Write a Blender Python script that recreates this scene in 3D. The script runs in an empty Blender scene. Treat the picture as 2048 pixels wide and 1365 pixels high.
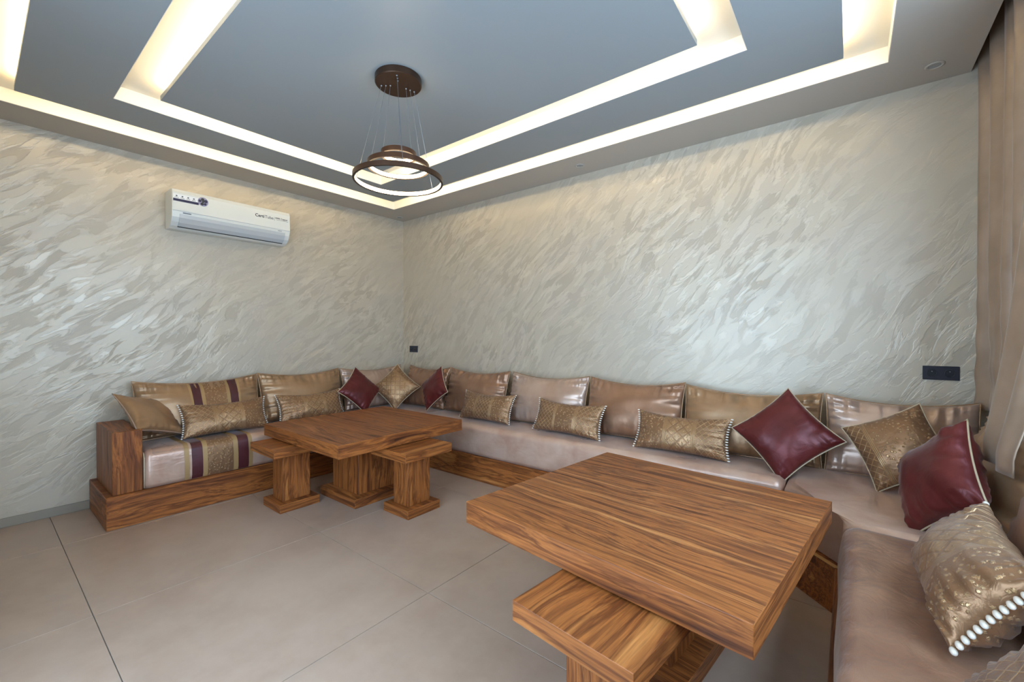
import bpy, bmesh, math, random
from mathutils import Vector, Matrix, noise
R = math.radians
scene = bpy.context.scene
col = scene.collection

# ---------------------------------------------------------------- camera
cd = bpy.data.cameras.new('camera'); cam = bpy.data.objects.new('camera', cd); col.objects.link(cam)
cam.location = (4.397, -3.372, 1.268)
cam.rotation_euler = (R(90 - .631), 0, R(38.296))
cd.sensor_width = 36; cd.lens = 856.468 / 2048 * 36; cd.clip_start = .02
scene.camera = cam
# ---------------------------------------------------------------- world, light, exposure
W_STR, LED, RING = 6.4, 20, 13
w = bpy.data.worlds.new('sky'); scene.world = w; w.use_nodes = True
bg = w.node_tree.nodes['Background']; bg.inputs[0].default_value = (.51, .725, 1, 1); bg.inputs[1].default_value = W_STR
vs = scene.view_settings; vs.view_transform = 'Standard'; vs.look = 'None'; vs.gamma = 1; vs.exposure = .58
try: vs.use_curve_mapping = False
except Exception: pass
def portal(name, loc, rot, sx, sy):
    l = bpy.data.lights.new(name, 'AREA'); l.shape = 'RECTANGLE'; l.size = sx; l.size_y = sy
    l.cycles.is_portal = True
    o = bpy.data.objects.new(name, l); o.location = loc; o.rotation_euler = rot; col.objects.link(o)
XR, YN, H = 5.12, -3.77, 2.7                 # right wall, near wall, ceiling height
WIN = (-3.4, -1.0, .9, 2.45)                # right wall window: y0 y1 z0 z1
DOOR = (2.3, 3.8, 0, 2.3)                     # near wall glazed opening: x0 x1 z0 z1
portal('window_daylight', (XR + .1, (WIN[0] + WIN[1]) / 2, (WIN[2] + WIN[3]) / 2), (0, R(90), 0), WIN[3] - WIN[2], WIN[1] - WIN[0])
portal('door_daylight', ((DOOR[0] + DOOR[1]) / 2, YN - .1, DOOR[3] / 2), (R(90), 0, 0), DOOR[1] - DOOR[0], DOOR[3])

# ---------------------------------------------------------------- helpers
def tag(o, label, cat=None, group=None, kind=None):
    o['label'] = label
    if cat: o['category'] = cat
    if group: o['group'] = group
    if kind: o['kind'] = kind
    return o
def link(name, me, mat, parent=None):
    o = bpy.data.objects.new(name, me); col.objects.link(o)
    if mat and not me.materials: me.materials.append(mat)
    if parent: o.parent = parent
    return o
def obj(name, bm, mat, parent=None, smooth=False):
    bmesh.ops.recalc_face_normals(bm, faces=bm.faces[:])
    me = bpy.data.meshes.new(name); bm.to_mesh(me); bm.free()
    if smooth:
        me.polygons.foreach_set('use_smooth', [True] * len(me.polygons))
    return link(name, me, mat, parent)
def empty(name, loc=(0, 0, 0), rz=0):
    o = bpy.data.objects.new(name, None); o.empty_display_size = .1
    o.location = loc; o.rotation_euler = (0, 0, rz); col.objects.link(o); return o
def addbox(bm, x0, x1, y0, y1, z0, z1):
    vs_ = [bm.verts.new(p) for p in ((x0, y0, z0), (x1, y0, z0), (x1, y1, z0), (x0, y1, z0), (x0, y0, z1), (x1, y0, z1), (x1, y1, z1), (x0, y1, z1))]
    for f in ((3, 2, 1, 0), (4, 5, 6, 7), (0, 1, 5, 4), (1, 2, 6, 5), (2, 3, 7, 6), (3, 0, 4, 7)): bm.faces.new([vs_[i] for i in f])
def box(x0, x1, y0, y1, z0, z1, bev=0, seg=2):
    bm = bmesh.new(); addbox(bm, x0, x1, y0, y1, z0, z1)
    if bev: bmesh.ops.bevel(bm, geom=bm.edges[:], offset=bev, segments=seg, profile=.5, affect='EDGES')
    return bm
def prism(poly, z0, z1):
    bm = bmesh.new()
    a = [bm.verts.new((x, y, z0)) for x, y in poly]; b = [bm.verts.new((x, y, z1)) for x, y in poly]
    n = len(poly); bm.faces.new(a[::-1]); bm.faces.new(b)
    for i in range(n): bm.faces.new((a[i], a[(i + 1) % n], b[(i + 1) % n], b[i]))
    return bm
def tube(bm, pts, r, n=6, closed=False):
    rings = []; m = len(pts); pts = [Vector(p) for p in pts]
    for i, p in enumerate(pts):
        a = pts[(i - 1) % m] if (closed or i) else p; b = pts[(i + 1) % m] if (closed or i < m - 1) else p
        t = (b - a).normalized(); u = t.orthogonal() if abs(t.z) > .95 else t.cross(Vector((0, 0, 1)))
        if abs(t.z) > .95: u = t.cross(Vector((1, 0, 0)))
        u.normalize(); v = t.cross(u)
        rings.append([bm.verts.new(p + (u * math.cos(2 * math.pi * k / n) + v * math.sin(2 * math.pi * k / n)) * r) for k in range(n)])
    for i in range(m if closed else m - 1):
        a, b = rings[i], rings[(i + 1) % m]
        # match start index for closed loops
        for k in range(n): bm.faces.new((a[k], a[(k + 1) % n], b[(k + 1) % n], b[k]))
    if not closed: bm.faces.new(rings[0][::-1]); bm.faces.new(rings[-1])
def lathe(profile, n=48, closed=False):
    bm = bmesh.new(); rings = []
    for r, z in profile:
        rings.append([bm.verts.new((r * math.cos(2 * math.pi * k / n), r * math.sin(2 * math.pi * k / n), z)) for k in range(n)])
    L = len(rings)
    for i in range(L if closed else L - 1):
        a, b = rings[i], rings[(i + 1) % L]
        for k in range(n): bm.faces.new((a[k], a[(k + 1) % n], b[(k + 1) % n], b[k]))
    if not closed: bm.faces.new(rings[0]); bm.faces.new(rings[-1])
    return bm
def lin(r, g, b):
    f = lambda c: (c / 255 / 12.92) if c <= 10 else ((c / 255 + .055) / 1.055) ** 2.4
    return (f(r), f(g), f(b), 1)

# ---------------------------------------------------------------- materials
class NT:
    def __init__(s, name):
        s.m = bpy.data.materials.new(name); s.m.use_nodes = True; s.t = s.m.node_tree
        s.b = s.t.nodes['Principled BSDF']
    def n(s, kind, **kw):
        nd = s.t.nodes.new(kind)
        for k, v in kw.items():
            if k.startswith('_'): setattr(nd, k[1:], v)
        for k, v in kw.items():
            if not k.startswith('_'):
                key = int(k[1:]) if k[0] == 'i' and k[1:].isdigit() else k.replace('9', ' ')
                s.put(nd.inputs[key], v)
        return nd
    def put(s, sock, v):
        if isinstance(v, bpy.types.NodeSocket): s.t.links.new(v, sock)
        elif isinstance(v, bpy.types.Node): s.t.links.new(v.outputs[0], sock)
        else: sock.default_value = v
    def set(s, **kw):
        for k, v in kw.items(): s.put(s.b.inputs[k.replace('9', ' ')], v)
        return s
    def math(s, op, a, b=0., c=0., clamp=False):
        nd = s.t.nodes.new('ShaderNodeMath'); nd.operation = op; nd.use_clamp = clamp
        s.put(nd.inputs[0], a); s.put(nd.inputs[1], b); s.put(nd.inputs[2], c); return nd.outputs[0]
    def coord(s): return s.n('ShaderNodeTexCoord').outputs['Object']
    def mapping(s, v, loc=(0, 0, 0), rot=(0, 0, 0), scale=(1, 1, 1), first=None):
        nd = s.t.nodes.new('ShaderNodeMapping'); s.put(nd.inputs[0], v)
        nd.inputs[1].default_value = loc; nd.inputs[2].default_value = rot; nd.inputs[3].default_value = scale
        return nd.outputs[0]
    def noise(s, v, scale, detail=3, rough=.5, dist=0, out=0):
        nd = s.t.nodes.new('ShaderNodeTexNoise'); s.put(nd.inputs['Vector'], v)
        nd.inputs['Scale'].default_value = scale; nd.inputs['Detail'].default_value = detail
        nd.inputs['Roughness'].default_value = rough; nd.inputs['Distortion'].default_value = dist
        return nd.outputs[out]
    def ramp(s, f, stops, interp='LINEAR'):
        nd = s.t.nodes.new('ShaderNodeValToRGB'); s.put(nd.inputs[0], f); cr = nd.color_ramp; cr.interpolation = interp
        while len(cr.elements) < len(stops): cr.elements.new(.5)
        for e, (p, c) in zip(cr.elements, stops):
            e.position = p; e.color = c if isinstance(c, tuple) else (c, c, c, 1)
        return nd.outputs[0]
    def mix(s, f, a, b, blend='MIX'):
        nd = s.t.nodes.new('ShaderNodeMix'); nd.data_type = 'RGBA'; nd.blend_type = blend
        s.put(nd.inputs[0], f); s.put(nd.inputs[6], a); s.put(nd.inputs[7], b); return nd.outputs[2]
    def bump(s, h, strength=.2, dist=.01, normal=None):
        nd = s.t.nodes.new('ShaderNodeBump'); nd.inputs['Strength'].default_value = strength; nd.inputs['Distance'].default_value = dist
        s.put(nd.inputs['Height'], h)
        if normal: s.put(nd.inputs['Normal'], normal)
        s.put(s.b.inputs['Normal'], nd.outputs[0]); return nd.outputs[0]
    def sep(s, v):
        nd = s.t.nodes.new('ShaderNodeSeparateXYZ'); s.put(nd.inputs[0], v); return nd.outputs
    def comb(s, x, y, z):
        nd = s.t.nodes.new('ShaderNodeCombineXYZ'); s.put(nd.inputs[0], x); s.put(nd.inputs[1], y); s.put(nd.inputs[2], z); return nd.outputs[0]

def plain(name, c, rough=.5, metal=0, emit=0, **kw):
    t = NT(name); t.set(Base9Color=c, Roughness=rough, Metallic=metal, **kw)
    if emit: t.set(Emission9Color=c, Emission9Strength=emit)
    return t.m

def wood(name, axis='x', seed=0, cross=1.0, tone=1.0):
    t = NT(name); tc = t.n('ShaderNodeTexCoord'); s = t.sep(tc.outputs['Object']); nn = t.sep(tc.outputs['Normal'])
    a, b, c = {'x': (0, 1, 2), 'y': (1, 0, 2), 'z': (2, 0, 1)}[axis]
    endf = t.math('GREATER_THAN', t.math('ABSOLUTE', nn[a]), .7); inv = t.math('SUBTRACT', 1., endf)
    ga = t.math('ADD', t.math('MULTIPLY', s[a], inv), t.math('MULTIPLY', s[b], endf))
    gb = t.math('ADD', t.math('MULTIPLY', s[b], inv), t.math('MULTIPLY', s[a], endf))
    v = t.comb(ga, gb, s[c]); v = t.mapping(v, loc=(seed * 1.7, seed * .83, seed * .41))
    wv = t.mapping(v, scale=(.9, 2.6, 2.6)); warp = t.noise(wv, 1.1, 2, .5)
    q = t.sep(v); y2 = t.math('MULTIPLY_ADD', warp, .22, q[1]); z2 = t.math('MULTIPLY_ADD', warp, .2, q[2])
    u = t.comb(t.math('MULTIPLY', q[0], .3), t.math('MULTIPLY', y2, 9. * cross), t.math('MULTIPLY', z2, 9. * cross))
    band = t.noise(u, 1.7, 6, .62)
    fine = t.noise(t.comb(t.math('MULTIPLY', q[0], 5.), t.math('MULTIPLY', y2, 150.), t.math('MULTIPLY', z2, 150.)), 1, 2)
    k = lambda r, g, bb: tuple(x * tone for x in lin(r, g, bb)[:3]) + (1,)
    cA = t.ramp(band, [(.29, k(64, 32, 16)), (.40, k(122, 68, 33)), (.49, k(168, 100, 48)), (.55, k(112, 61, 29)), (.61, k(166, 101, 50)), (.74, k(202, 136, 74))])
    f2 = t.ramp(fine, [(.35, .72), (.6, 1.)])
    colr = t.mix(1., cA, f2, 'MULTIPLY')
    t.set(Base9Color=colr, Roughness=t.ramp(band, [(.3, .48), (.7, .36)])); t.b.inputs['Specular IOR Level'].default_value = .3
    t.bump(fine, .06, .002)
    return t.m

def plaster(name, plane):
    """pearlescent trowelled plaster, diagonal flecks; plane 'xz' or 'yz'"""
    t = NT(name); s = t.sep(t.coord()); h = s[0] if plane == 'xz' else s[1]
    v = t.comb(h, s[2], 0.)
    big = t.noise(v, .55, 2, .5, 0, 1)
    q = t.sep(v); bq = t.sep(big)
    v2 = t.comb(t.math('MULTIPLY_ADD', bq[0], .55, q[0]), t.math('MULTIPLY_ADD', bq[1], .55, q[1]), 0.)
    ang = R(-47) if plane == 'xz' else R(-38)
    r1 = t.mapping(v2, rot=(0, 0, ang))
    n1 = t.noise(t.mapping(r1, scale=(4.3, 15, 1)), 1.0, 4, .55, .7)
    n2 = t.noise(t.mapping(r1, loc=(3, 7, 0), scale=(5.4, 18, 1)), 1.0, 4, .6, .5)
    area = t.noise(t.mapping(v, loc=(5, 1, 0)), .8, 3)
    ar = t.ramp(area, [(.36, 0.), (.6, 1.)])
    m1 = t.math('MULTIPLY', t.ramp(n1, [(.50, 0.), (.55, 1.)]), t.math('MULTIPLY_ADD', ar, .75, .25))
    m2 = t.math('MULTIPLY', t.ramp(n2, [(.52, 0.), (.57, 1.)]), t.math('MULTIPLY_ADD', ar, .8, .2))
    cl = t.noise(t.mapping(r1, scale=(1, 2.2, 1)), 1.6, 4, .6)
    c = t.mix(t.math('MULTIPLY', m1, .6), lin(198, 184, 161), lin(171, 157, 136))
    c = t.mix(t.math('MULTIPLY', m2, .6), c, lin(217, 204, 182))
    c = t.mix(t.ramp(cl, [(.35, 0.), (.7, .4)]), c, lin(188, 177, 163))
    ro = t.math('MULTIPLY_ADD', m1, .14, t.math('MULTIPLY_ADD', m2, -.08, .40))
    t.set(Base9Color=c, Roughness=ro, Metallic=.2); t.b.inputs['Specular IOR Level'].default_value = .5
    hgt = t.math('MULTIPLY_ADD', m2, .7, t.math('MULTIPLY', m1, -.8))
    t.bump(t.math('ADD', hgt, t.math('MULTIPLY', cl, .5)), .22, .008)
    return t.m

def satin(name, c, c2=None, rough=.36, sheen=.35, metal=.18, wr=.25, seed=0, wscale=1.):
    t = NT(name); v = t.mapping(t.coord(), loc=(seed, seed * .7, seed * .3))
    n = t.noise(v, 5 * wscale, 3, .55, .4); n2 = t.noise(v, 320, 1)
    n3 = t.noise(t.mapping(v, scale=(1, 1, 2.2)), 11 * wscale, 3, .5, 1.2)
    cc = t.mix(t.ramp(n, [(.35, 0.), (.68, 1.)]), c, c2 or tuple(min(1, x * 1.25) for x in c[:3]) + (1,))
    t.set(Base9Color=cc, Metallic=metal, Roughness=t.math('MULTIPLY_ADD', n, .22, rough - .1), Sheen9Weight=sheen, Sheen9Roughness=.35, Sheen9Tint=(1, .93, .88, 1))
    h = t.math('MULTIPLY_ADD', n2, .03, t.math('ADD', t.math('MULTIPLY', n, .6), t.math('MULTIPLY', n3, .35)))
    t.bump(h, wr, .03)
    return t.m

def brocade(name, sections, base=lin(150, 113, 80), light=lin(196, 160, 114), scale=1., metal=.62):
    """woven metallic fabric; sections = list of (x0,x1,kind) along local x, kind lattice | floral | tile | ribbon"""
    t = NT(name); co = t.coord(); s = t.sep(co); x, y = s[0], s[1]
    f = 60. * scale
    vor = t.n('ShaderNodeTexVoronoi', _feature='F1'); t.put(vor.inputs['Vector'], co); vor.inputs['Scale'].default_value = 60 * scale
    nz = t.noise(co, 110 * scale, 3, .6, 1.5)
    flo = t.ramp(t.math('ADD', t.math('MULTIPLY', vor.outputs[0], .75), t.math('MULTIPLY', nz, .55)), [(.40, 1.), (.55, 0.)])
    p = t.math('ABSOLUTE', t.math('SINE', t.math('MULTIPLY', t.math('ADD', x, y), f * 1.35)))
    q = t.math('ABSOLUTE', t.math('SINE', t.math('MULTIPLY', t.math('SUBTRACT', x, y), f * 1.35)))
    lat = t.ramp(t.math('MINIMUM', p, q), [(.10, 1.), (.24, 0.)])
    big = f * .75
    p2 = t.math('ABSOLUTE', t.math('SINE', t.math('MULTIPLY', t.math('ADD', x, y), big)))
    q2 = t.math('ABSOLUTE', t.math('SINE', t.math('MULTIPLY', t.math('SUBTRACT', x, y), big)))
    til = t.math('MULTIPLY', t.ramp(t.math('MINIMUM', p2, q2), [(.18, .15), (.32, 1.)]), t.math('MULTIPLY_ADD', flo, .6, .4))
    rib = t.math('MULTIPLY_ADD', t.math('SINE', t.math('MULTIPLY', x, 900.)), .15, .45)
    pat = flo
    for x0, x1, kd in sections:
        msk = t.math('MULTIPLY', t.math('GREATER_THAN', x, x0), t.math('LESS_THAN', x, x1))
        src = {'lattice': lat, 'floral': flo, 'tile': til, 'ribbon': rib}[kd]
        pat = t.math('ADD', t.math('MULTIPLY', pat, t.math('SUBTRACT', 1., msk)), t.math('MULTIPLY', src, msk))
    low = t.noise(co, 9, 2)
    c = t.mix(pat, base, light); c = t.mix(t.math('MULTIPLY', low, .3), c, lin(128, 92, 66))
    t.set(Base9Color=c, Metallic=metal, Roughness=t.math('MULTIPLY_ADD', pat, -.1, .40), Sheen9Weight=.1)
    t.bump(t.math('ADD', pat, t.math('MULTIPLY', t.noise(co, 16, 4, .6, 1.2), 1.5)), .5, .006)
    return t.m

M = {}
M['wall_back'] = plaster('pearl_plaster_back', 'xz'); M['wall_left'] = plaster('pearl_plaster_left', 'yz')
M['ceil'] = plain('ceiling_paint', lin(146, 149, 147), .4)
M['ceil2'] = plain('ceiling_border_paint', lin(182, 172, 158), .5)
M['cove'] = plain('cove_paint', lin(232, 226, 212), .6)
M['led'] = plain('led_strip_glow', (1, .835, .54, 1), .5, emit=LED)
M['ring_led'] = plain('ring_led_glow', (1, .82, .52, 1), .5, emit=RING)
M['bronze'] = plain('bronze_metal', lin(74, 52, 38), .38, .7)
M['steel'] = plain('steel_wire', lin(150, 150, 150), .3, .9)
M['acw'] = plain('air_conditioner_plastic', lin(226, 224, 214), .28)
M['acg'] = plain('air_conditioner_louver_plastic', lin(196, 196, 192), .3)
M['dark'] = plain('dark_gap', lin(22, 20, 26), .5)
M['navy'] = plain('sticker_navy', lin(38, 34, 66), .4)
M['lilac'] = plain('sticker_lilac', lin(150, 146, 172), .4)
M['ink'] = plain('printed_ink', lin(40, 38, 42), .5)
M['greyink'] = plain('printed_grey_ink', lin(92, 92, 96), .5)
M['label'] = plain('sticker_white', lin(238, 238, 236), .35)
M['sock'] = plain('socket_black_plastic', lin(38, 36, 46), .35)
M['sockd'] = plain('socket_recess_plastic', lin(20, 19, 26), .4)
M['grout'] = plain('grout', lin(122, 114, 104), .8)
M['wallpaint'] = plain('plain_wall_paint', lin(206, 200, 188), .7)
M['frame'] = plain('window_frame_aluminium', lin(70, 70, 72), .4, .3)
M['wood_x'] = wood('walnut_x', 'x', 1); M['wood_y'] = wood('walnut_y', 'y', 2); M['wood_z'] = wood('walnut_z', 'z', 3)
M['wood_x2'] = wood('walnut_x_second', 'x', 5, 1.15); M['wood_y2'] = wood('walnut_y_second', 'y', 6, .7); M['wood_z2'] = wood('walnut_z_second', 'z', 8, .8)
M['beige'] = satin('beige_satin', lin(150, 112, 86), lin(168, 130, 103), .33, .12, .5, .16)
M['beige2'] = satin('pale_satin', lin(184, 154, 134), lin(198, 172, 154), .32, .15, .45, .16, seed=3)
M['beige3'] = satin('golden_satin', lin(158, 122, 88), lin(174, 140, 106), .33, .12, .5, .16, seed=5)
M['mauve'] = satin('mauve_seat_velvet', lin(184, 146, 124), lin(208, 178, 158), .30, .25, .28, .22, 7, .8)
M['mauve2'] = satin('brown_mauve_velvet', lin(140, 100, 76), lin(166, 126, 98), .34, .25, .3, .5, 9, 1.1)
M['burg'] = satin('burgundy_satin', lin(88, 28, 27), lin(106, 38, 36), .36, .18, .3, .2, 11)
M['burgdark'] = satin('dark_burgundy_velvet', lin(70, 24, 28), lin(84, 32, 36), .45, .3, 0, .15, 12)
M['cream'] = plain('cream_piping', lin(190, 170, 138), .6)
M['bead'] = plain('pearl_bead', lin(226, 216, 200), .22)
M['curtain'] = satin('taupe_velvet_curtain', lin(150, 126, 104), lin(166, 142, 120), .42, .35, .12, .06, 13)
M['trim'] = plain('gold_braid', lin(172, 138, 92), .5, .25)

# ---------------------------------------------------------------- room shell
def S(name, bm, m, label): return tag(obj(name, bm, M[m] if isinstance(m, str) else m), label, kind='structure')
S('wall_left', box(-.15, 0, YN - .15, .15, -.1, 3.05), 'wall_left', 'pearl plaster wall with diagonal flecks behind the air conditioner')
S('wall_back', box(0, XR, 0, .15, -.1, 3.05), 'wall_back', 'long pearl plaster wall with diagonal flecks behind the sofa')
def wall_hole(axis, lo, hi, h0, h1, z0, z1):
    bm = bmesh.new(); top = 3.05
    segs = [(lo, h0, -.1, top), (h1, hi, -.1, top), (h0, h1, z1, top)] + ([(h0, h1, -.1, z0)] if z0 > 0 else [(h0, h1, -.1, -.02)])
    for a, b, c, d in segs:
        if axis == 'y': addbox(bm, XR, XR + .15, a, b, c, d)
        else: addbox(bm, a, b, YN - .15, YN, c, d)
    return bm
S('wall_right', wall_hole('y', YN - .15, .15, *WIN), 'wallpaint', 'plain wall with the window behind the curtain')
S('wall_near', wall_hole('x', 0, XR, *DOOR), 'wallpaint', 'plain wall with the wide doorway facing the long sofa')
def frame(name, axis, a0, a1, z0, z1, label):
    root = empty(name); tag(root, label, kind='structure')
    for i, (p, q, r, s) in enumerate(((a0, a0 + .05, z0, z1), (a1 - .05, a1, z0, z1), (a0 + .05, a1 - .05, z1 - .05, z1), (a0 + .05, a1 - .05, z0, z0 + .05))):
        if axis == 'y': obj('frame_bar', box(XR + .02, XR + .08, p, q, r, s), M['frame'], root)
        else: obj('frame_bar', box(p, q, YN - .08, YN - .02, r, s), M['frame'], root)
frame('window_1', 'y', *WIN, 'dark framed open window in the curtain wall')
frame('door_1', 'x', *DOOR, 'dark framed open doorway')

# floor: grout bed and one object per tile
T = 1.055; JX, JY = 2.77, -1.98
t = NT('beige_porcelain_tile'); v = t.n('ShaderNodeNewGeometry').outputs['Position']
n1 = t.noise(v, 1.1, 5, .6, .3); n2 = t.noise(v, 7, 5, .65); n3 = t.noise(v, 420, 1)
c = t.mix(t.ramp(n1, [(.3, 0.), (.7, 1.)]), lin(163, 137, 117), lin(184, 160, 140)); c = t.mix(t.ramp(n2, [(.4, 0.), (.75, .3)]), c, lin(196, 174, 154))
c = t.mix(t.math('MULTIPLY', n3, .12), c, lin(120, 110, 98))
t.set(Base9Color=c, Roughness=t.math('MULTIPLY_ADD', n2, .15, .30)); M['tile'] = t.m
fl = S('floor', box(-.15, XR + .15, YN - .15, .15, -.1, -.004), 'grout', 'beige floor of large square porcelain tiles')
xs = [0, JX - 2 * T, JX - T, JX, JX + T, JX + 2 * T, XR]; ys = [YN, JY - T, JY, JY + T, 0]
xs = [x for x in xs if 0 <= x <= XR]
g = .0016
for i in range(len(xs) - 1):
    for j in range(len(ys) - 1):
        if xs[i + 1] - xs[i] < .02: continue
        obj('tile', box(xs[i] + g, xs[i + 1] - g, ys[j] + g, ys[j + 1] - g, -.02, 0, .0008, 1), M['tile'], fl)
S('baseboard_left', box(.0005, .012, YN, 0, 0, .062, .002, 1), plain('skirting_tile', lin(150, 140, 124), .45), 'low beige tile skirting along the air conditioner wall')

# ceiling: border, middle frame, centre panel; lit slots between them
O_OUT = (.34, 4.545, -3.385, -.385); O_IN = (.565, 4.36, -3.2, -.57)
I_OUT = (.907, 3.984, -2.825, -.95); I_IN = (1.10, 3.796, -2.642, -1.142)
ce = empty('ceiling'); tag(ce, 'stepped false ceiling with two glowing rectangular slots', kind='structure')
def ringslab(outer, inner, z0, z1):
    bm = bmesh.new(); x0, x1, y0, y1 = outer; a0, a1, b0, b1 = inner
    o = [(x0, y0), (x1, y0), (x1, y1), (x0, y1)]; i = [(a0, b0), (a1, b0), (a1, b1), (a0, b1)]
    V = [[bm.verts.new((*p, z)) for p in q] for q in (o, i) for z in (z0, z1)]
    ol, ou, il, iu = V
    for k in range(4):
        l = (k + 1) % 4
        bm.faces.new((ol[k], il[k], il[l], ol[l])); bm.faces.new((ou[k], ou[l], iu[l], iu[k]))
        bm.faces.new((ol[k], ol[l], ou[l], ou[k])); bm.faces.new((il[k], iu[k], iu[l], il[l]))
    return bm
ZC = H + .085
obj('border_panel', ringslab((0, 4.9, YN, 0), O_OUT, H, ZC), M['ceil2'], ce)
obj('middle_panel', ringslab(O_IN, I_OUT, H, H + .028), M['ceil'], ce)
obj('middle_hanger', ringslab((O_IN[0] + .12, O_IN[1] - .12, O_IN[2] + .12, O_IN[3] - .12), I_OUT, H + .028, ZC), M['cove'], ce)
obj('centre_panel', box(I_IN[0], I_IN[1], I_IN[2], I_IN[3], H, H + .028), M['ceil'], ce)
obj('centre_hanger', box(I_IN[0] + .12, I_IN[1] - .12, I_IN[2] + .12, I_IN[3] - .12, H + .028, ZC), M['cove'], ce)
obj('cove_top', box(0, 4.9, YN, 0, ZC, ZC + .03), M['cove'], ce)
obj('cove_lining', ringslab(O_OUT, (O_OUT[0] + .003, O_OUT[1] - .003, O_OUT[2] + .003, O_OUT[3] - .003), H + .001, ZC), M['cove'], ce)
obj('cove_lining', ringslab(I_OUT, (I_OUT[0] + .003, I_OUT[1] - .003, I_OUT[2] + .003, I_OUT[3] - .003), H + .001, ZC), M['cove'], ce)
obj('curtain_pocket', box(4.9, XR, YN, 0, 2.98, 3.01), M['cove'], ce)
obj('pocket_side', box(4.88, 4.9, YN, 0, ZC + .03, 3.01), M['cove'], ce)
for nm, (a0, a1, b0, b1) in (('outer', O_IN), ('inner', I_IN)):
    d = .03
    st = empty('led_strip'); tag(st, 'warm glowing strip hidden in the %s ceiling slot' % nm, 'light strip', 'ceiling slot light strips')
    for q in ((a0 + d, a0 + d + .01, b0 + d, b1 - d), (a1 - d - .01, a1 - d, b0 + d, b1 - d), (a0 + d, a1 - d, b0 + d, b0 + d + .01), (a0 + d, a1 - d, b1 - d - .01, b1 - d)):
        obj('strip', box(*q, H + .029, H + .045), M['led'], st)

# recessed downlights over the walls
DL = [(2.607, -.19), (4.738, -.2), (.13, -.15)]
dl_lab = ('small unlit recessed spot above the middle of the long wall', 'unlit recessed spot in the ceiling border beside the curtain', 'small unlit recessed spot in the corner between the two plaster walls')
M['spotlens'] = plain('spot_lens', lin(150, 148, 144), .25)
for i, (x, y) in enumerate(DL):
    d = empty('recessed_downlight', (x, y, H)); tag(d, dl_lab[i], 'downlight', 'recessed ceiling spots')
    obj('trim_ring', lathe([(.026, -.001), (.040, 0), (.040, -.003), (.034, -.005), (.026, -.003)], 24, True), M['ceil2'], d, True)
    obj('lens', lathe([(.0255, -.0025), (.0255, -.0003)], 20), M['spotlens'], d)

# ---------------------------------------------------------------- sofa bases
A = .63                       # sofa depth
def sofa_base(name, polys, label, m='wood_x'):
    root = empty(name); tag(root, label, 'sofa base'); return root
HP = .215
Y0 = -2.836
sb = empty('sofa_base', (0, 0, 0)); tag(sb, 'walnut sofa plinth with a block armrest on the air conditioner wall', 'sofa base')
obj('plinth', box(.013, A, Y0, -.96, 0, HP, .003, 1), M['wood_y'], sb)
obj('armrest', box(.04, .60, -2.80, -2.645, HP, .632, .003, 1), M['wood_z2'], sb)
sc = empty('corner_sofa_base'); tag(sc, 'walnut corner plinth between the two plaster walls', 'sofa base')
obj('plinth', prism([(.013, -.958), (A, -.958), (.95, -A), (.95, -.002), (.013, -.002)], 0, HP), M['wood_x2'], sc)
s2 = empty('long_sofa_base'); tag(s2, 'long walnut sofa plinth along the back wall', 'sofa base')
obj('plinth', box(.952, 4.03, -A, -.002, 0, HP, .003, 1), M['wood_x'], s2)
s3 = empty('corner_sofa_base'); tag(s3, 'walnut corner plinth with an angled front under the curtain', 'sofa base')
XF = 4.35
obj('plinth', prism([(4.032, -.002), (4.032, -A), (XF, -.948), (4.985, -.948), (4.985, -.002)], 0, HP), M['wood_x2'], s3)
obj('edge_lip', prism([(4.034, -.60), (4.034, -A + .002), (XF - .002, -.947), (XF + .03, -.947)], HP, HP + .003), plain('bare_wood_edge', lin(196, 150, 92), .5), s3)
s4 = empty('right_sofa_base'); tag(s4, 'walnut sofa plinth along the window wall', 'sofa base')
obj('plinth', box(XF, 4.985, -3.3, -.95, 0, HP, .003, 1), M['wood_y2'], s4)

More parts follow.
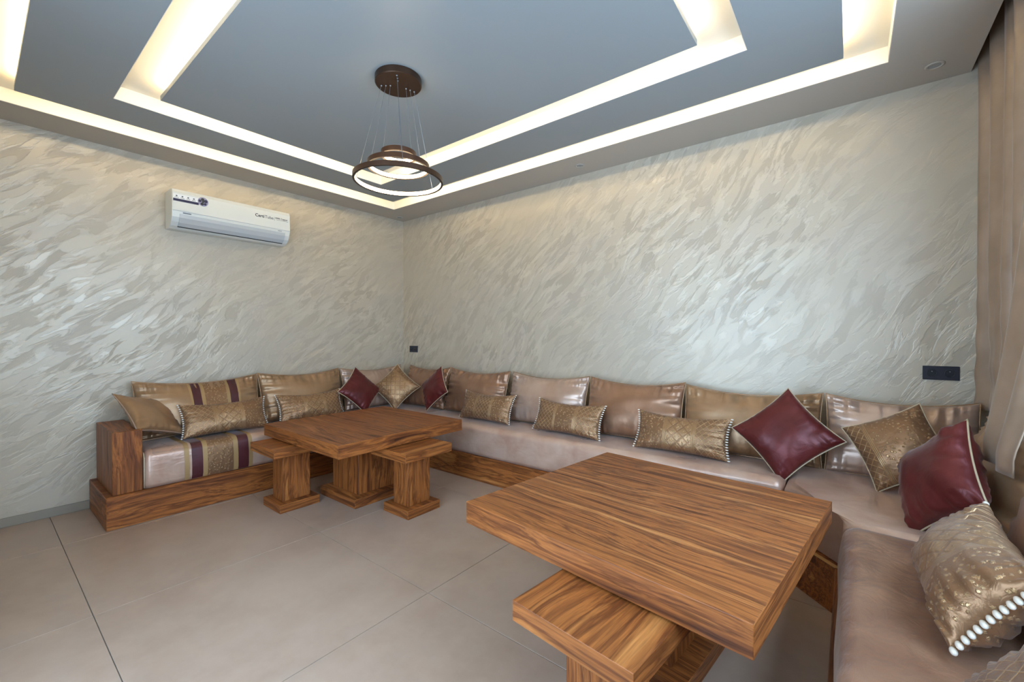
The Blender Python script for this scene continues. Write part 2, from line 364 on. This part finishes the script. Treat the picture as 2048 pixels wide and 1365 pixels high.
# ---------------------------------------------------------------- mattresses
ZS = .478
def profile(d0, d1, z0, z1, r, n=8):
    """front face up, round over, back: list of (depth, z)"""
    p = [(d1 + .0, z0), (d1 + .012, z0 + .03), (d1 + .014, (z0 + z1) / 2), (d1 + .004, z1 - r)]
    for k in range(1, n + 1):
        a = math.pi / 2 * k / n; p.append((d1 - r + r * math.cos(a) + .004 * (1 - k / n), z1 - r + r * math.sin(a)))
    for k in range(1, 6): p.append((d1 - r + (d0 - d1 + r) * k / 5, z1 - .004 * math.sin(math.pi * k / 5)))
    p.append((d0, z0)); return p
def mattress(name, along, l0, l1, d0, d1, m, label, sgn=1, nl=60, wav=.004, seed=0, rr=.055):
    """along 'x': length on x, front to -y ; along 'y': length on y, front to +x (sgn=1) or -x"""
    root = empty(name); tag(root, label, 'seat mattress')
    bm = bmesh.new(); rows = []; prof = profile(d0, d1, HP + .003, ZS, rr)
    for i in range(nl + 1):
        s = l0 + (l1 - l0) * (.5 - .5 * math.cos(math.pi * i / nl)) if nl < 30 else l0 + (l1 - l0) * i / nl
        e = min(abs(s - l0), abs(l1 - s)); k = max(0., 1 - e / .03); sh = .022 * k * k
        ring = []
        for j, (d, z) in enumerate(prof):
            nz = noise.noise(Vector((s * 4.5, d * 6 + seed, z * 7))) * wav * (1 if z > HP + .02 else 0)
            dd = d - sh * (1 if d > d0 + .1 else 0) + (nz if d > d0 + .05 else 0); zz = z - sh * (1 if z > HP + .1 else 0) + nz
            ring.append(bm.verts.new((s, -dd, zz) if along == 'x' else (dd * sgn if sgn > 0 else 9.335 - dd, s, zz)))
        rows.append(ring)
    for a, b in zip(rows, rows[1:]):
        for j in range(len(prof)):
            jj = (j + 1) % len(prof); bm.faces.new((a[j], a[jj], b[jj], b[j]))
    bm.faces.new(rows[0]); bm.faces.new(rows[-1])
    o = obj('cover', bm, M[m], root, True)
    return root, o
def seam(root, pts, m='cream', r=.004):
    bm = bmesh.new(); tube(bm, pts, r, 5); return obj('piping', bm, M[m], root, True)
ml, _ = mattress('seat_mattress', 'y', -2.64, -.952, .02, .605, 'mauve', 'beige velvet mattress with burgundy and brocade bands beside the block armrest')
# bands sewn round the left mattress
def band(root, name, y0, y1, m, off):
    prof = profile(.02, .605, HP + .006, ZS, .055); bm = bmesh.new(); n = max(2, int((y1 - y0) / .02)); rows = []
    for i in range(n + 1):
        y = y0 + (y1 - y0) * i / n; ring = []
        for j, (d, z) in enumerate(prof[:-1]):
            nz = noise.noise(Vector((y * 4.5, d * 6, z * 7))) * .004 * (1 if z > HP + .02 else 0)
            a = prof[max(0, j - 1)]; b = prof[min(len(prof) - 2, j + 1)]; tx, tz = b[0] - a[0], b[1] - a[1]; L = math.hypot(tx, tz) or 1
            ring.append(bm.verts.new((d + nz + off * tz / L, y, z + nz - off * tx / L)))
        rows.append(ring)
    for a, b in zip(rows, rows[1:]):
        for j in range(len(a) - 1): bm.faces.new((a[j], a[j + 1], b[j + 1], b[j]))
    return obj(name, bm, M[m], root, True)
M['broc_band'] = brocade('brocade_band', [(-9, 9, 'floral')], scale=1.)
t = M['broc_band']
for y0, y1, nm, m, off in ((-2.415, -2.385, 'braid', 'trim', .003), (-2.37, -2.302, 'velvet_band', 'burgdark', .002), (-2.302, -2.272, 'braid', 'trim', .004),
                           (-2.272, -2.10, 'brocade_band', 'broc_band', .003), (-2.10, -2.067, 'braid', 'trim', .004), (-2.067, -1.992, 'velvet_band', 'burgdark', .002), (-1.992, -1.965, 'braid', 'trim', .003)):
    band(ml, nm, y0, y1, m, off)
seam(ml, [(.6, -2.637, HP + .01), (.606, -2.637, HP + .1), (.6, -2.637, ZS - .055), (.585, -2.637, ZS - .022), (.54, -2.637, ZS - .01)])
# corner mattresses
def corner_mattress(poly, label, m):
    root = empty('corner_mattress'); tag(root, label, 'seat mattress')
    bm = prism(poly, HP + .004, ZS - .003)
    top = [e for e in bm.edges if all(v.co.z > HP + .1 for v in e.verts)]
    bmesh.ops.bevel(bm, geom=top, offset=.055, segments=6, profile=.5, affect='EDGES')
    obj('cover', bm, M[m], root, True); return root
corner_mattress([(.02, -.948), (.605, -.948), (.94, -.605), (.94, -.02), (.02, -.02)], 'beige velvet corner mattress where the two plaster walls meet', 'mauve')
mattress('long_seat_mattress', 'x', .945, 4.115, .02, .605, 'mauve', 'long beige velvet mattress along the back wall', nl=120)
corner_mattress([(4.12, -.02), (4.12, -.62), (4.378, -.92), (4.378, -1.085), (4.97, -1.085), (4.97, -.02)], 'pale sheeny corner mattress beside the curtain', 'mauve')
mattress('right_seat_mattress', 'y', -3.25, -1.09, 4.36, 4.955, 'mauve2', 'brown mauve velvet mattress on the window side sofa', sgn=-1, nl=90)

# ---------------------------------------------------------------- tables and stools
def pedestal_table(name, label, loc, rz, size, zt, th, base, bh, colw, m_top, m_leg, m_base, cat, group=None, bev=.0025):
    root = empty(name, (loc[0], loc[1], 0), rz); tag(root, label, cat, group)
    hx, hy = size[0] / 2, size[1] / 2
    obj('top', box(-hx, hx, -hy, hy, zt - th, zt, bev, 2), M[m_top], root)
    obj('column', box(-colw[0] / 2, colw[0] / 2, -colw[1] / 2, colw[1] / 2, bh, zt - th, .002, 1), M[m_leg], root)
    obj('foot', box(-base[0] / 2, base[0] / 2, -base[1] / 2, base[1] / 2, 0, bh, .002, 1), M[m_base], root)
    return root
ZT = .575
pedestal_table('coffee_table', 'square walnut pedestal table with two stools beneath its edges', (1.312, -1.385), 0, (1.10, 1.10), ZT, .09, (.50, .50), .068, (.36, .36), 'wood_x', 'wood_z2', 'wood_x2', 'table', 'walnut pedestal tables')
pedestal_table('coffee_table', 'square walnut pedestal table with a single stool beneath its edge', (3.74, -1.612), R(-6.5), (1.09, 1.08), ZT, .09, (.50, .50), .068, (.36, .36), 'wood_x2', 'wood_z', 'wood_x', 'table', 'walnut pedestal tables')
SG = 'walnut stools under the tables'
def stool(loc, rz, label): pedestal_table('stool', label, loc, rz, (.40, .42), .478, .062, (.28, .29), .062, (.165, .20), 'wood_y2', 'wood_z', 'wood_x2', 'stool', SG, .002)
stool((1.085, -1.87), 0, 'small walnut stool under the table, nearer the striped mattress')
stool((1.88, -1.37), 0, 'small walnut stool under the table, nearer the long sofa')
stool((3.83, -2.185), R(-6.5), 'small walnut stool under the table nearest the window sofa')

# ---------------------------------------------------------------- cushions
def pose(c, az, lean, roll):
    a, l = R(az), R(lean)
    n = Vector((math.cos(a) * math.cos(l), math.sin(a) * math.cos(l), math.sin(l)))
    u = Vector((-math.sin(a), math.cos(a), 0)); v = n.cross(u)
    r = R(roll); u2 = u * math.cos(r) + v * math.sin(r); v2 = -u * math.sin(r) + v * math.cos(r)
    m = Matrix((u2, v2, n)).transposed().to_4x4(); m.translation = Vector(c); return m
def surf(w, h, t, pinch, seed, wr, sag, top=None):
    def f(u, v, s, off=0):
        X = w / 2 * u * (1 - pinch * (1 - v * v)); Y = h / 2 * v * (1 - (top if (top and v > 0) else pinch) * (1 - u * u) * (w / h) ** .5)
        q = max(0., (1 - u * u) * (1 - v * v))
        Z = t / 2 * q ** .42 * (1 - sag * v)
        e = min(1., q * 6) ** .5
        wu = abs(u) ** 4 * noise.noise(Vector((v * 12 + seed, seed * 3.1, 0 if u > 0 else 5)))
        wv = abs(v) ** 4 * noise.noise(Vector((u * 9 * w / h + seed, seed * 1.7 + 9, 0 if v > 0 else 5)))
        lo = noise.noise(Vector((u * 1.6 + seed, v * 1.6, s * 3.)))
        Z += t * e * (wr * (wu + wv) + .07 * lo)
        return Vector((X, Y, s * Z + off * s))
    return f
def pillow(name, label, c, az, lean, roll, w, h, t, m, pinch=.07, seed=0, wr=.16, sag=.12, pipe=None, beads=0, join_beads=True, bands=(), cat='cushion', group=None, n=40, pr=.005, bead_len=.008, top=None):
    root = empty(name); root.matrix_world = pose(c, az, lean, roll); tag(root, label, cat, group)
    f = surf(w, h, t, pinch, seed, wr, sag, top); bm = bmesh.new()
    nx = int(n * max(1, min(1.7, w / h))); us = [-math.cos(math.pi * i / nx) for i in range(nx + 1)]; vs_ = [-math.cos(math.pi * i / n) for i in range(n + 1)]
    for s in (1, -1):
        G = [[bm.verts.new(f(u, v, s)) for v in vs_] for u in us]
        for i in range(nx):
            for j in range(n): bm.faces.new((G[i][j], G[i + 1][j], G[i + 1][j + 1], G[i][j + 1]))
    bmesh.ops.remove_doubles(bm, verts=bm.verts[:], dist=.0006)
    obj('cover', bm, M[m], root, True)
    if pipe:
        k = 16; E = [(-1 + 2 * i / k, -1) for i in range(k)] + [(1, -1 + 2 * i / k) for i in range(k)] + [(1 - 2 * i / k, 1) for i in range(k)] + [(-1, 1 - 2 * i / k) for i in range(k)]
        bm = bmesh.new(); pts = [f(u, v, 1) * 1.012 for u, v in E]
        rings = []; N = len(pts)
        for i, p in enumerate(pts):
            tg = (pts[(i + 1) % N] - pts[i - 1]).normalized(); a = Vector((0, 0, 1)); b = tg.cross(a).normalized()
            rings.append([bm.verts.new(p + (a * math.cos(q * math.pi / 3) + b * math.sin(q * math.pi / 3)) * pr) for q in range(6)])
        for i in range(N):
            for q in range(6): bm.faces.new((rings[i][q], rings[i][(q + 1) % 6], rings[(i + 1) % N][(q + 1) % 6], rings[(i + 1) % N][q]))
        obj('piping', bm, M[pipe], root, True)
    if beads:
        pos = [f(s, -1 + 2 * (i + .3) / (beads - .4), 1) + Vector((s * bead_len * .8, 0, 0)) for s in (-1, 1) for i in range(beads)]
        if join_beads:
            for s in (0, 1):
                bm = bmesh.new()
                for p in pos[s * beads:(s + 1) * beads]:
                    bmesh.ops.create_uvsphere(bm, u_segments=6, v_segments=4, radius=1, matrix=Matrix.Translation(p) @ Matrix.Diagonal((bead_len, bead_len * .75, bead_len * .75, 1)))
                o = obj('bead_fringe', bm, M['bead'], root, True); o['kind'] = 'stuff'
        else:
            bm = bmesh.new(); bmesh.ops.create_uvsphere(bm, u_segments=10, v_segments=6, radius=1, matrix=Matrix.Diagonal((bead_len * 1.25, bead_len * .62, bead_len * .62, 1)))
            first = obj('bead', bm, M['bead'], root, True); first.location = pos[0]
            for p in pos[1:]:
                o = first.copy(); col.objects.link(o); o.parent = root; o.location = p
    for nm, u0, u1, bmn, off in bands:
        bm = bmesh.new(); k = 6; G = [[bm.verts.new(f(u0 + (u1 - u0) * i / k, v, 1, off)) for v in vs_] for i in range(k + 1)]
        for i in range(k):
            for j in range(n): bm.faces.new((G[i][j], G[i + 1][j], G[i + 1][j + 1], G[i][j + 1]))
        obj(nm, bm, M[bmn], root, True)
    return root
BG = 'large back cushions along the walls'
BC = dict(h=.455, t=.20, pinch=.035, top=.15, pipe='beige3', group=BG, wr=.3, sag=.25, pr=.004)
# left wall (face +x: az 0)
STR = [('braid', -.24, -.20, 'trim', .003), ('velvet_band', -.20, -.06, 'burgdark', .003), ('braid', -.06, 0, 'trim', .004), ('brocade_band', 0, .37, 'broc_band', .003), ('braid', .37, .43, 'trim', .004), ('velvet_band', .43, .58, 'burgdark', .003), ('braid', .58, .62, 'trim', .003)]
pillow('back_cushion', 'large beige back cushion with burgundy and brocade bands', (.165, -2.175, .70), 0, 14, 0, .87, m='beige3', seed=1, bands=STR, **BC)
pillow('back_cushion', 'plain beige back cushion beside the banded one', (.165, -1.335, .706), 0, 14, 0, .79, m='beige3', seed=2, **BC)
pillow('back_cushion', 'pale back cushion against the air conditioner wall, behind the small burgundy cushion', (.155, -.52, .70), 0, 13, 0, .78, m='beige2', seed=3, **BC)
# back wall (face -y: az -90)
for i, (x0, x1, mm, lb) in enumerate(((.28, .965, 'beige', 'beige back cushion right behind the leaning burgundy cushion at the wall corner'), (.985, 1.795, 'beige', 'beige back cushion under the beaded pillow closest to the wall corner'),
                                      (1.845, 2.66, 'beige2', 'silvery back cushion of the long sofa, between two beige ones'), (2.68, 3.445, 'beige', 'beige back cushion in the middle of the long sofa'),
                                      (3.455, 4.265, 'beige3', 'beige back cushion behind the burgundy diamond cushion'), (4.285, 4.93, 'beige2', 'beige back cushion behind the gold brocade cushion by the curtain'))):
    pillow('back_cushion', lb, ((x0 + x1) / 2, -.165, .703 - (.01 if i > 3 else 0)), -90, 14, 0, x1 - x0, m=mm, seed=4 + i, **BC)
# window wall (face -x: az 180)
pillow('back_cushion', 'beige back cushion under the curtain hem', (4.905, -.72, .70), 180, 13, 0, .80, m='beige3', seed=12, **BC)
pillow('back_cushion', 'beige back cushion on the window sofa behind the gold beaded pillow', (4.90, -1.56, .70), 180, 14, 0, .82, m='beige', seed=13, **BC)

def BS(w, kinds):   # bolster sections
    return brocade('bolster_brocade_' + '_'.join(kinds), [(-9, -.1, kinds[0]), (-.10, -.075, 'ribbon'), (-.075, .085, kinds[1]), (.085, .115, 'ribbon'), (.115, 9, kinds[2])])
M['b1'] = BS(.6, ('floral', 'lattice', 'floral')); M['b2'] = BS(.6, ('lattice', 'floral', 'lattice')); M['b3'] = BS(.6, ('floral', 'tile', 'lattice')); M['b4'] = BS(.6, ('lattice', 'tile', 'floral'))
LG = 'oblong beaded brocade pillows'
BO = dict(w=.61, h=.275, t=.145, pinch=.075, top=.15, group=LG, cat='pillow', wr=.18)
pillow('beaded_pillow', 'oblong gold brocade pillow with beaded ends on the banded mattress', (.385, -2.075, .612), 0, 22, 0, m='b4', seed=20, beads=17, **BO)
pillow('beaded_pillow', 'oblong gold brocade pillow before the plain cushion on the air conditioner wall', (.385, -1.365, .612), 0, 22, 0, m='b3', seed=21, beads=17, **BO)
pillow('beaded_pillow', 'oblong brocade pillow with a lattice centre, closest to the wall corner', (1.735, -.385, .612), -90, 22, 0, m='b1', seed=22, beads=17, **BO)
pillow('beaded_pillow', 'oblong brocade pillow with lattice ends before the silvery cushion', (2.61, -.385, .61), -90, 22, -1, m='b2', seed=23, beads=17, join_beads=False, bead_len=.008, **BO)
pillow('beaded_pillow', 'oblong brocade pillow with beaded ends beside the burgundy diamond cushion', (3.495, -.385, .607), -90, 22, 0, m='b3', seed=24, beads=17, join_beads=False, bead_len=.008, **BO)
pillow('beaded_pillow', 'shiny gold brocade pillow with white beads on the window sofa', (4.672, -1.62, .615), 180, 34, 0, m='b4', seed=25, beads=15, join_beads=False, bead_len=.013, **{**BO, 'w': .55, 't': .19, 'h': .275})
pillow('beaded_pillow', 'second gold brocade pillow on the window sofa, under the window', (4.66, -2.37, .605), 180, 34, 0, m='b2', seed=26, beads=15, join_beads=True, **BO)

SQ = dict(pipe='cream', wr=.14, pinch=.10, sag=0., pr=.0036)
CG = 'small burgundy cushions'
pillow('throw_cushion', 'burgundy cushion on the air conditioner wall sofa, beside the beaded pillow', (.36, -.83, .70), 4, 24, 42, .37, .37, .13, 'burg', seed=30, group=CG, **SQ)
M['sqb'] = brocade('square_brocade', [(-9, -.10, 'floral'), (-.10, .10, 'tile'), (.10, .125, 'ribbon'), (.125, 9, 'floral')])
pillow('throw_cushion', 'gold brocade diamond cushion in the corner between the walls', (.475, -.465, .71), -45, 22, 45, .37, .37, .13, 'sqb', seed=31, **SQ)
pillow('throw_cushion', 'burgundy cushion at the corner end of the long sofa', (.985, -.365, .725), -97, 20, 41, .345, .345, .13, 'burg', seed=32, group=CG, **SQ)
pillow('throw_cushion', 'burgundy diamond cushion on the long sofa beside a beaded pillow', (4.10, -.41, .692), -92, 24, 45, .40, .40, .15, 'burg', seed=33, group=CG, **SQ)
M['sqb2'] = brocade('square_brocade_lattice', [(-9, -.10, 'lattice'), (-.10, -.075, 'ribbon'), (-.075, 9, 'floral')])
pillow('throw_cushion', 'gold brocade cushion with a lattice strip by the curtain', (4.595, -.425, .695), -103, 22, 30, .355, .355, .16, 'sqb2', seed=34, **SQ)
pillow('throw_cushion', 'burgundy cushion leaning on the gold brocade cushion by the curtain', (4.685, -.93, .685), -158, 18, 42, .37, .37, .19, 'burg', seed=35, group=CG, **SQ)
pillow('throw_cushion', 'beige satin cushion leaning on the block armrest', (.335, -2.545, .685), 48, 46, -24, .39, .37, .12, 'beige3', seed=36, **{**SQ, 'pipe': 'beige2'})

# ---------------------------------------------------------------- curtain
bm = bmesh.new(); NY, NZ = 150, 70; G = []
for i in range(NY + 1):
    y = -.012 - 1.15 * i / NY; rowv = []
    for j in range(NZ + 1):
        f = j / NZ; zb = .88 - .10 * max(0., min(1., (-.66 - y) / .15))
        z = 2.9 + (zb - 2.9) * f
        ph = y * 31 + 1.2 * noise.noise(Vector((y * 2.2, z * .35, 0))) + .3 * math.sin(z * 1.3)
        amp = .050 + .012 * noise.noise(Vector((y * 4, z * .6, 3)))
        x = 4.985 + amp * math.sin(ph) + .012 * math.sin(2.3 * ph + z) + .006 * noise.noise(Vector((y * 6, z * 2.2, 7)))
        low = max(0., min(1., (1.9 - z) / 1.05)); near = max(0., min(1., (-.68 - y) / .2)); near = near * near * (3 - 2 * near)
        low2 = low ** 1.4
        x = x * (1 - low2 * near) + (4.83 + .25 * amp * math.sin(ph)) * low2 * near
        x += .004 * low * (1 - near) * math.sin(z * 34 + y * 7)
        rowv.append(bm.verts.new((x, y, z)))
    G.append(rowv)
for i in range(NY):
    for j in range(NZ): bm.faces.new((G[i][j], G[i + 1][j], G[i + 1][j + 1], G[i][j + 1]))
cu = empty('curtain', (4.965, -.6, .8)); tag(cu, 'taupe velvet curtain hanging in folds beside the long wall', 'curtain')
dr = obj('drape', bm, M['curtain'], cu, True); dr.matrix_parent_inverse = Matrix.Translation((-4.965, .6, -.8))
md = dr.modifiers.new('thick', 'SOLIDIFY'); md.thickness = .004

# ---------------------------------------------------------------- sockets
def socket(x, z, label):
    r = empty('double_socket', (x, 0, z)); tag(r, label, 'socket', 'black double sockets on the long wall')
    obj('plate', box(-.074, .074, -.009, -.0005, -.039, .039, .002, 2), M['sock'], r)
    for s in (-1, 1):
        bm = lathe([(.019, 0), (.019, .003), (.0215, .003), (.0215, 0)], 28, True); bmesh.ops.rotate(bm, verts=bm.verts[:], cent=(0, 0, 0), matrix=Matrix.Rotation(R(90), 3, 'X'))
        o = obj('socket_ring', bm, M['sock'], r, True); o.location = (s * .036, -.009, 0)
        bm = lathe([(.019, 0), (.019, .0008)], 28); bmesh.ops.rotate(bm, verts=bm.verts[:], cent=(0, 0, 0), matrix=Matrix.Rotation(R(90), 3, 'X'))
        o2 = obj('recess', bm, M['sockd'], r); o2.location = (s * .036, -.009, 0)
        for q in (-1, 1):
            bm = lathe([(.0026, 0), (.0026, .001)], 10); bmesh.ops.rotate(bm, verts=bm.verts[:], cent=(0, 0, 0), matrix=Matrix.Rotation(R(90), 3, 'X'))
            o3 = obj('pin_hole', bm, M['dark'], o2); o3.location = (q * .0095, -.0008, 0)
        bm = lathe([(.0024, 0), (.0024, .008)], 10); bmesh.ops.rotate(bm, verts=bm.verts[:], cent=(0, 0, 0), matrix=Matrix.Rotation(R(90), 3, 'X'))
        o4 = obj('earth_pin', bm, M['steel'], o2); o4.location = (0, -.0008, .009)
socket(.204, 1.112, 'black double socket beside the wall corner')
socket(4.796, 1.062, 'black double socket beside the curtain')

# ---------------------------------------------------------------- air conditioner
AY0, AY1 = -2.375, -1.47
ac = empty('air_conditioner', (0, (AY0 + AY1) / 2, 2.14)); tag(ac, 'white split air conditioner mounted high on the plaster wall', 'air conditioner')
HL = (AY1 - AY0) / 2
def extr(prof, y0, y1):
    bm = bmesh.new(); a = [bm.verts.new((x, y0, z)) for x, z in prof]; b = [bm.verts.new((x, y1, z)) for x, z in prof]; n = len(prof)
    bm.faces.new(a); bm.faces.new(b[::-1])
    for i in range(n): bm.faces.new((a[i], b[i], b[(i + 1) % n], a[(i + 1) % n]))
    return bm
pr = [(.001, 0), (.09, 0), (.135, .018), (.168, .045), (.188, .08), (.197, .12), (.198, .14), (.198, .28), (.19, .297), (.17, .303), (.001, .303)]
b_ = extr(pr, -HL, HL)
ends = [e for e in b_.edges if abs(e.verts[0].co.y) > HL - .001 and abs(e.verts[0].co.y - e.verts[1].co.y) < 1e-6]
bmesh.ops.bevel(b_, geom=ends, offset=.006, segments=2, profile=.5, affect='EDGES')
obj('body', b_, M['acw'], ac)
obj('front_panel', extr([(.1985, .125), (.203, .13), (.203, .272), (.1985, .278)], -HL + .004, HL - .004), M['acw'], ac)
obj('louver', extr([(.138, .019), (.169, .044), (.189, .079), (.1945, .105), (.1978, .104), (.1925, .077), (.172, .040), (.141, .015)], -HL + .05, HL - .045), M['acg'], ac)
obj('louver_gap', extr([(.126, .0148), (.1375, .0195), (.1405, .0158), (.129, .0105)], -HL + .05, HL - .045), M['dark'], ac)
obj('maker_mark', box(.1975, .1995, -HL + .07, -HL + .125, .113, .1195), M['greyink'], ac)
obj('corner_mark', box(.1975, .1995, HL - .11, HL - .075, .113, .1165), M['greyink'], ac)
FX = .2032
st = obj('feature_sticker', box(FX, FX + .0006, -HL + .006, -HL + .175, .212, .258), M['label'], ac)
obj('sticker_stripe', box(FX + .0005, FX + .001, -HL + .006, -HL + .175, .202, .222), M['navy'], st)
for k in range(4):
    bm = lathe([(.006, 0), (.006, .0006)], 14); bmesh.ops.rotate(bm, verts=bm.verts[:], cent=(0, 0, 0), matrix=Matrix.Rotation(R(90), 3, 'Y'))
    o = obj('icon', bm, M['greyink'], st); o.location = (FX + .0004, -HL + .028 + k * .038, .243)
    obj('icon_caption', box(FX + .0005, FX + .001, -HL + .015 + k * .038, -HL + .041 + k * .038, .2285, .232), M['greyink'], st)
bm = lathe([(.037, 0), (.037, .0012)], 32); bmesh.ops.rotate(bm, verts=bm.verts[:], cent=(0, 0, 0), matrix=Matrix.Rotation(R(90), 3, 'Y'))
md_ = obj('medallion', bm, M['lilac'], ac); md_.location = (FX + .0004, -HL + .205, .236)
for k, (a, r, s) in enumerate(((20, .02, .013), (100, .018, .012), (170, .022, .011), (250, .02, .012), (310, .022, .010), (0, .0, .009))):
    bm = lathe([(s, 0), (s, .0006)], 14); bmesh.ops.rotate(bm, verts=bm.verts[:], cent=(0, 0, 0), matrix=Matrix.Rotation(R(90), 3, 'Y'))
    o = obj('medallion_mark', bm, M['navy'] if k % 2 == 0 else M['ink'], md_); o.location = (.0011, r * math.cos(R(a)), r * math.sin(R(a)))
def text(body, size, loc, m, parent, name, bold=0, width=None):
    c = bpy.data.curves.new('txt', 'FONT'); c.body = body; c.size = size; c.offset = bold; c.extrude = .0003
    o = bpy.data.objects.new('txt', c); col.objects.link(o); bpy.context.view_layer.update()
    me = bpy.data.meshes.new_from_object(o.evaluated_get(bpy.context.evaluated_depsgraph_get())); bpy.data.objects.remove(o)
    if width:
        xs_ = [v_.co.x for v_ in me.vertices]; a_, k_ = min(xs_), width / (max(xs_) - min(xs_))
        for v_ in me.vertices: v_.co.x = (v_.co.x - a_) * k_
    me.materials.clear(); r = link(name, me, M[m], parent); r.rotation_euler = (R(90), 0, R(90)); r.location = loc
    return r
LY = -HL + .60
text('Certi', .037, (FX + .0004, LY, .208), 'ink', ac, 'lettering', .0008, .075)
text('Tube', .037, (FX + .0004, LY + .079, .208), 'greyink', ac, 'lettering', .0002, .074)
text('|', .036, (FX + .0004, LY + .161, .208), 'greyink', ac, 'lettering', 0, .002)
text('100% Copper', .0185, (FX + .0004, LY + .170, .2205), 'ink', ac, 'lettering', .0004, .112)
obj('caption_line', box(FX, FX + .0006, HL - .125, HL - .02, .210, .2125), M['greyink'], ac)

# ---------------------------------------------------------------- pendant lamp
px, py = 2.42, -1.885
pe = empty('pendant_lamp', (px, py, H)); tag(pe, 'bronze pendant lamp of three glowing rings hung on thin wires', 'pendant lamp')
obj('canopy', lathe([(.124, 0), (.126, -.004), (.126, -.034), (.122, -.038)], 64), M['bronze'], pe, False)
rings_ = [(.243, -.575), (.167, -.50), (.095, -.435)]
for k, (r, z) in enumerate(rings_):
    hh = .026
    o = obj('ring', lathe([(r, 0), (r, hh), (r - .012, hh), (r - .012, hh - .002), (r - .003, hh - .002), (r - .003, .002), (r - .012, .002), (r - .012, 0)], 96, True), M['bronze'], pe)
    o.location = (0, 0, z)
    e = obj('diffuser', lathe([(r - .0032, .0025), (r - .0032, hh - .0025), (r - .011, hh - .0025), (r - .011, .0025)], 96, True), M['ring_led'], o, True)
anch = [[(r_ * math.cos(R(a_)) , r_ * math.sin(R(a_))) for r_ in (.095, .07, .045)] for a_ in (218, 318, 78)]
k = 0
for j, (r, z) in enumerate(rings_):
    for q in range(3):
        a = R((218, 328, 88)[q]); ax, ay = anch[q][j]
        bm = bmesh.new(); tube(bm, [(ax, ay, -.038), ((r - .006) * math.cos(a), (r - .006) * math.sin(a), z + .026)], .0011, 5); obj('wire', bm, M['steel'], pe)
        bm = bmesh.new(); bmesh.ops.create_uvsphere(bm, u_segments=8, v_segments=6, radius=.005); o = obj('wire_grip', bm, M['steel'], pe, True); o.location = (ax, ay, -.04)
